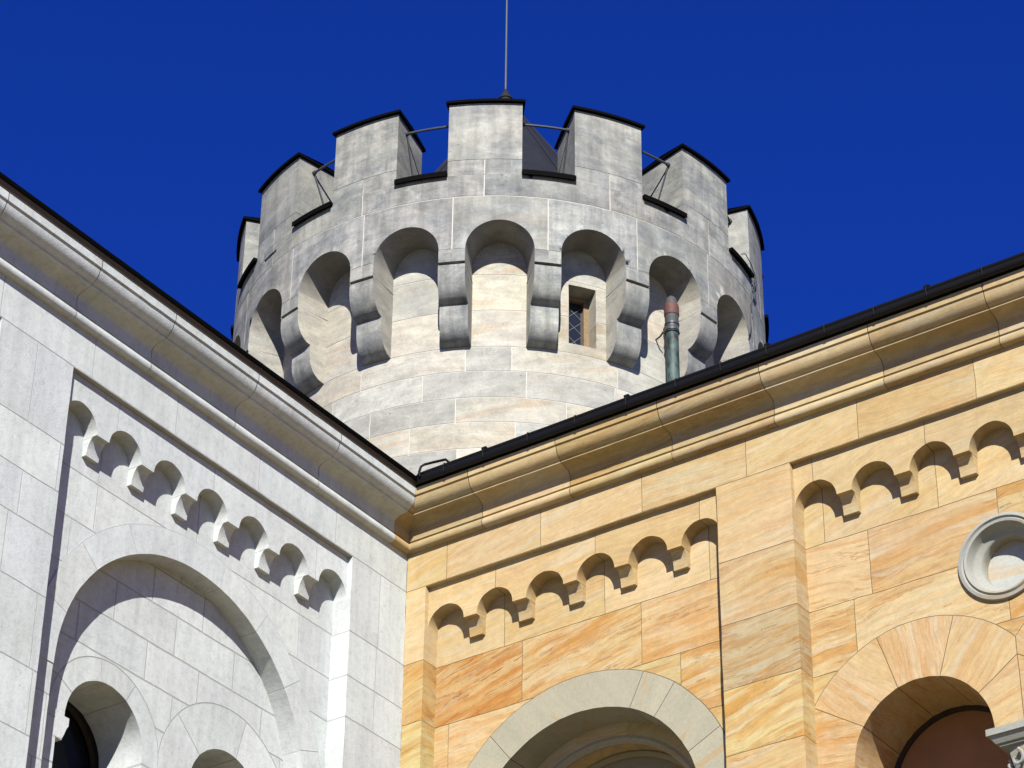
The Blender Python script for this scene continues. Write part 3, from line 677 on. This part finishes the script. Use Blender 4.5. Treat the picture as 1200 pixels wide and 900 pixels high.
def tower_parapet():
    D2 = PI/180*RP; a0, a1 = -PI*RP, PI*RP; cs = [(-.2+NA*k)*D2 for k in range(-9, 10)]; ar = .437
    mer = [(-3.5+25.714*k) for k in range(-7, 8)]
    vj = {0: [m*D2 for m in mer], 1: [c+NA/2*D2 for c in cs]}
    cc = Courses([22.98, 22.635, 21.63], vj, .014, 'P', 1.6); cc.prep(a0, a1); cc.js = {0: sorted(vj[0]), 1: sorted(vj[1])}
    segs = cc.segs()+[((a0, 21.63), (a1, 21.63)), ((a0, 22.98), (a1, 22.98))]
    # plain bearing block under every spandrel
    segs += [((a0, NS), (a1, NS)), ((a0, NS+.006), (a1, NS+.006))]
    for k in range(-120, 121): segs.append(((k*1.5*D2, 21.63), (k*1.5*D2, 22.98)))
    k0, k1 = -58.8*D2, -53.8*D2; segs += [((k0, 22.80), (k1, 22.80)), ((k0, 22.85), (k1, 22.85)), ((k0, 22.80), (k0, 22.85)), ((k1, 22.80), (k1, 22.85))]
    for c in cs: segs += chain(arc(c, NS, ar, n=40))+[((c-ar, NS), (c-ar, 21.63)), ((c+ar, NS), (c+ar, 21.63))]
    def cl(a, z):
        for i, c in enumerate(cs):
            if (z > NS and math.hypot(a-c, z-NS) < ar) or (z <= NS and abs(a-c) < ar): return None
        if k0 < a < k1 and 22.80 < z < 22.85: return dict(part='parapet', d=.12, st='sl', mat='tower', tint=(.3, .28, .26, 0))  # drain slot: shade of the hole painted in as a darker tint
        if z < NS+.006:
            if z > NS: return dict(part='parapet', d=.004, st='jt', mat='mort_t', tint=(1, 1, 1, 0), joint=1)
            k = int((a+PI*RP)/NA/D2); return dict(part='parapet', d=0, st=('B', k), mat='tower', tint=look_t(('B', k), False))
        k = cc.at(a, z)
        if k is None: return dict(part='parapet', d=.004, st='jt', mat='mort_t', tint=(1, 1, 1, 0), joint=1)
        return dict(part='parapet', d=0, st=('P', k), mat='tower', tint=look_t(('P', k), False))
    out = facade(segs, cl, lambda a, z, d: pol(RP-d, a/RP, z), False, .0015)
    mb = out['parapet']
    T = lambda k: look_t(k, False)
    for i, c in enumerate(cs[:]):           # niche soffits
        ph = c/RP
        ol = [(-ar, 21.60), (-ar, 21.72), (-ar, NS)]+[(ar*math.cos(PI-t*PI/40), NS+ar*math.sin(PI-t*PI/40)) for t in range(1, 40)]+[(ar, NS), (ar, 21.72), (ar, 21.60)]
        def P_(o, s): 
            hw = o[0]/RP; r = RP+(RB-.05-RP)*s; k_ = 1-.095*s; return pol(r, ph+hw*k_, o[1]), stex(('P', i), r, o[1], o[0]*.4+c, 0)
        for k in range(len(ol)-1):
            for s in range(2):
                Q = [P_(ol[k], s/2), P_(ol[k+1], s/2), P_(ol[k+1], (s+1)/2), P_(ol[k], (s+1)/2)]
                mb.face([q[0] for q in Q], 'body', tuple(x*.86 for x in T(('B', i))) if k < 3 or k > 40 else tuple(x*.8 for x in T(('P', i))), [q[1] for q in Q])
        if i < 18:                          # underside of the bearing block
            b0, b1 = (c+ar)/RP, (cs[i+1]-ar)/RP; h = (b1-b0)/2; m = (b0+b1)/2
            mb.face([pol(RP, m-h, 21.63), pol(RP, m+h, 21.63), pol(RB-.05, m+h*1.3, 21.63), pol(RB-.05, m-h*1.3, 21.63)], 'tower', T(('B', i)))
    n = 180
    for k in range(n):                      # top and inner face of the breast wall
        p0, p1 = 2*PI*k/n, 2*PI*(k+1)/n; tt = T(('in', k//10))
        mb.face([pol(RI, p0, 22.98), pol(RP, p0, 22.98), pol(RP, p1, 22.98), pol(RI, p1, 22.98)], 'tower', tt)
        mb.face([pol(RI, p0, 22.5), pol(RI, p1, 22.5), pol(RI, p1, 22.98), pol(RI, p0, 22.98)], 'tower', tt)
    mb.build('parapet', TW, 32)
    # corbels
    sec = [(3.10, 21.60), (3.645, 21.60), (3.656, 21.592), (3.66, 21.53), (3.658, 21.46), (3.648, 21.385), (3.625, 21.31), (3.588, 21.24), (3.54, 21.185), (3.49, 21.15), (3.435, 21.135),
           (3.437, 21.06), (3.436, 20.98), (3.428, 20.90), (3.408, 20.83), (3.375, 20.765), (3.33, 20.715), (3.275, 20.675), (3.21, 20.655), (3.10, 20.65)]
    for i in range(19):
        ph = R(-.2+NA*(i+.5)); cb = MB(); tint = look_t(('B', (i+10) % 19), False); key = ('cb', i)
        def hw(r): s = (RP-r)/(RP-RB); return R(NA/2)-ar/RP*(1-.095*s)+.0006
        def P_(r, z, sd): return pol(r, ph+sd*hw(r), z), stex(key, sd*.2, z, r, 0)
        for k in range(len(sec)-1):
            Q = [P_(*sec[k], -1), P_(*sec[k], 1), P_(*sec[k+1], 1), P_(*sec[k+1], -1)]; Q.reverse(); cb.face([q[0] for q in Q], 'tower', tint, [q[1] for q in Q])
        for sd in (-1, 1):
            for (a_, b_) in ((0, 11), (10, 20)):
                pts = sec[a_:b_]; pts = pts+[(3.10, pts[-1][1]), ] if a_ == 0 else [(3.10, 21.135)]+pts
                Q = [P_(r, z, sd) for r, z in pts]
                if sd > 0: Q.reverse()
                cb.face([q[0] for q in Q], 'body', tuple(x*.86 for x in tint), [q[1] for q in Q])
        cb.build('corbel', TW, 35)
    # merlons, copings, sill plates, rails
    for i, m in enumerate(mer[:14]):
        mb = MB()
        def block(p0, p1, z0, z1, tint, key, ri=RI, ro=RP, fb=0.):
            n_ = 8
            for k in range(n_):
                a_, b_ = p0+(p1-p0)*k/n_, p0+(p1-p0)*(k+1)/n_
                for Q in ([(ro, a_, z0), (ro, b_, z0), (ro, b_, z1), (ro, a_, z1)], [(ri, b_, z0), (ri, a_, z0), (ri, a_, z1), (ri, b_, z1)], [(ro, a_, z1), (ro, b_, z1), (ri, b_, z1), (ri, a_, z1)], [(ri, a_, z0), (ri, b_, z0), (ro, b_, z0), (ro, a_, z0)]):
                    mb.face([pol(*q) for q in Q], 'tower', tint, [stex(key, q[1]*RP, q[2], q[0], 0) for q in Q])
            for Q in ([(ri, p0, z0), (ro, p0, z0), (ro, p0, z1), (ri, p0, z1)], [(ro, p1, z0), (ri, p1, z0), (ri, p1, z1), (ro, p1, z1)]):
                mb.face([pol(*q) for q in Q], 'tower', tint, [stex(key, q[1]*RP, q[2], q[0], 0) for q in Q])
        hw = R(7.47); c = R(m)
        ks = sorted(vj[0]); ji = min(range(len(ks)), key=lambda q: abs(ks[q]-c*RP))
        block(c-hw, c-R(.11), 22.98, 23.222, T(('P', (0, ji))), ('P', (0, ji))); block(c+R(.11), c+hw, 22.98, 23.222, T(('P', (0, ji+1))), ('P', (0, ji+1)))
        block(c-R(.11), c+R(.11), 22.98, 23.222, (1.5, 1.45, 1.35, 0), 'jj', RI, RP-.003)
        g_ = 1.0*rnd('mm', i).uniform(.95, 1.05); block(c-hw, c+hw, 23.229, 24.145, (g_, g_, g_*.98, .1), ('M', i))
        mo = mb.build('merlon', TW, 32, .0003); mb = MB()
        block(c-hw-R(.55), c+hw+R(.55), 24.147, 24.185, (1, 1, 1, 0), 'cp', RI-.06, RP+.05)
        mb.m = [0]*len(mb.m); mb.mats = ['sheet']
        # gently pitched sheet on top
        e0, e1 = c-hw-R(.55), c+hw+R(.55); n_ = 8
        for k in range(n_):
            a_, b_ = e0+(e1-e0)*k/n_, e0+(e1-e0)*(k+1)/n_
            mb.face([pol(RP+.05, a_, 24.185), pol(RP+.05, b_, 24.185), pol(3.3, b_, 24.215), pol(3.3, a_, 24.215)], 'sheet'); mb.face([pol(3.3, a_, 24.215), pol(3.3, b_, 24.215), pol(RI-.06, b_, 24.185), pol(RI-.06, a_, 24.185)], 'sheet')
        mb.build('coping', mo, 20)
        # sill plate in the crenel to the right of the merlon
        mb = MB(); s0, s1 = c+hw-R(.05), c+R(25.714)-hw+R(.05)
        block(s0, s1, 22.983, 23.03, (1, 1, 1, 0), 'sp', RI-.05, RP+.055)
        # drip edge turned down in front
        n_ = 8
        for k in range(n_):
            a_, b_ = s0+(s1-s0)*k/n_, s0+(s1-s0)*(k+1)/n_
            mb.face([pol(RP+.055, a_, 22.955), pol(RP+.055, b_, 22.955), pol(RP+.055, b_, 22.985), pol(RP+.055, a_, 22.985)], 'tower')
            mb.face([pol(RP+.048, a_, 22.955), pol(RP+.048, b_, 22.955), pol(RP+.048, b_, 22.985), pol(RP+.048, a_, 22.985)], 'tower')
        mb.m = [0]*len(mb.m); mb.mats = ['sheet']; mb.build('sill_plate', TW, 25)
        mb = MB(); zr = 24.0; rr = 3.40; tube(mb, [pol(rr+.02, s0+(s1-s0)*k/6, zr) for k in range(7)], .017, 'rail', 8)
        for e_, sg in ((s0, 1), (s1, -1)):
            tube(mb, [pol(rr+.02, e_+sg*R(.35), zr), pol(3.0, e_+sg*R(.35), 23.05)], .010, 'rail', 6)
            tube(mb, [pol(rr+.02, e_+sg*R(.02), zr), pol(rr+.02, e_+sg*R(.75), zr)], .028, 'rail', 8)
        mb.build('rail', TW)
    # wall walk and conical roof
    mb = MB(); lathe(mb, TC, [(2.9, 22.6), (2.0, 22.72)], 'zinc', 60); mb.build('wall_walk', TW)
    KC = TC+TRT*.035
    def kp(r, a, z): v = KC+r*(math.cos(a)*TCD+math.sin(a)*TRT); return (v.x, v.y, z)
    mb = MB(); lathe(mb, KC, [(2.80, 22.66), (2.82, 22.70), (2.78, 22.74), (0.06, 27.18)], 'zinc', 96)
    for k in range(14):
        a_ = R(7+360/14*k); tube(mb, [kp(2.78, a_, 22.76), kp(.14, a_, 27.06)], .018, 'zinc', 5)
    cr = mb.build('cone_roof', TW, 30)
    mb = MB(); lathe(mb, KC, [(.125, 27.02), (.118, 27.17), (.098, 27.19), (.098, 27.215), (.112, 27.225), (.108, 27.25), (.08, 27.30), (.045, 27.37), (.03, 27.41), (.022, 27.425), (0, 27.43)], 'zinc', 20); mb.build('finial', cr)
    mb = MB(); tube(mb, [(KC.x, KC.y, 27.40), (KC.x, KC.y, 30.4)], [.016, .013], 'steel', 8); mb.build('lightning_rod', TW)
    # lightning conductor wires down the right flank
    mb = MB()
    def wp(phi, z, r=RP+.02): return pol(r, R(phi), z)
    tube(mb, [wp(59, 23.06, 3.73), wp(61.5, 23.17, 3.72), wp(64.5, 23.13, 3.72), wp(66.5, 23.0, 3.73), wp(67, 22.88, 3.74), wp(65.6, 22.80, 3.74)], .007, 'rail', 6)
    tube(mb, [wp(66, 22.93, 3.73), wp(65.9, 22.86), wp(66.3, 22.84), wp(65.4, 22.72), wp(65.6, 22.6), wp(64.8, 22.49), wp(65.3, 22.37), wp(64.7, 22.33), wp(64.5, 22.22), wp(64.3, 22.12), wp(63.6, 22.0), wp(62.6, 21.9)], .009, 'rail', 6)
    tube(mb, [wp(66.0, 22.93, 3.73), wp(66.6, 22.80, 3.72), wp(66.8, 22.66)], .016, 'rail', 6); mb.build('conductor_cable', TW)
tower_parapet()

# ================================================================== copper vent pipe beside the tower
VP = empty('vent_pipe', 'green weathered copper pipe with red band and grey cap, standing before the tower', 'pipe')
c = pol(3.43, R(39.7), 0); cv = (c[0], c[1])
mb = MB(); lathe(mb, cv, [(.082, 17.3), (.082, 21.30)], 'copper', 24); mb.build('pipe', VP)
mb = MB(); lathe(mb, cv, [(.082, 21.28), (.092, 21.285), (.092, 21.32), (.086, 21.33), (.086, 21.37), (.096, 21.375), (.096, 21.40), (.088, 21.41)], 'rail', 24); mb.build('collar', VP)
mb = MB(); lathe(mb, cv, [(.088, 21.40), (.09, 21.52), (.098, 21.53), (.098, 21.545), (.098, 21.66), (.09, 21.69), (.078, 21.72), (.074, 21.76), (.06, 21.80), (.035, 21.825), (0, 21.83)], ['rubber', 'rubber', 'red', 'red', 'red', 'rubber', 'rubber', 'rubber', 'rubber', 'rubber'], 24); mb.build('cap', VP)
mb = MB(); tube(mb, [pol(3.16, R(38.9), 21.27), pol(3.30, R(38.3), 21.25), pol(3.36, R(38.2), 21.28)], .012, 'rail', 6)
tube(mb, [(cv[0]+.092*math.cos(2*PI*k/16), cv[1]+.092*math.sin(2*PI*k/16), 21.26) for k in range(16)], .008, 'rail', 6, closed=True); mb.build('bracket', VP)
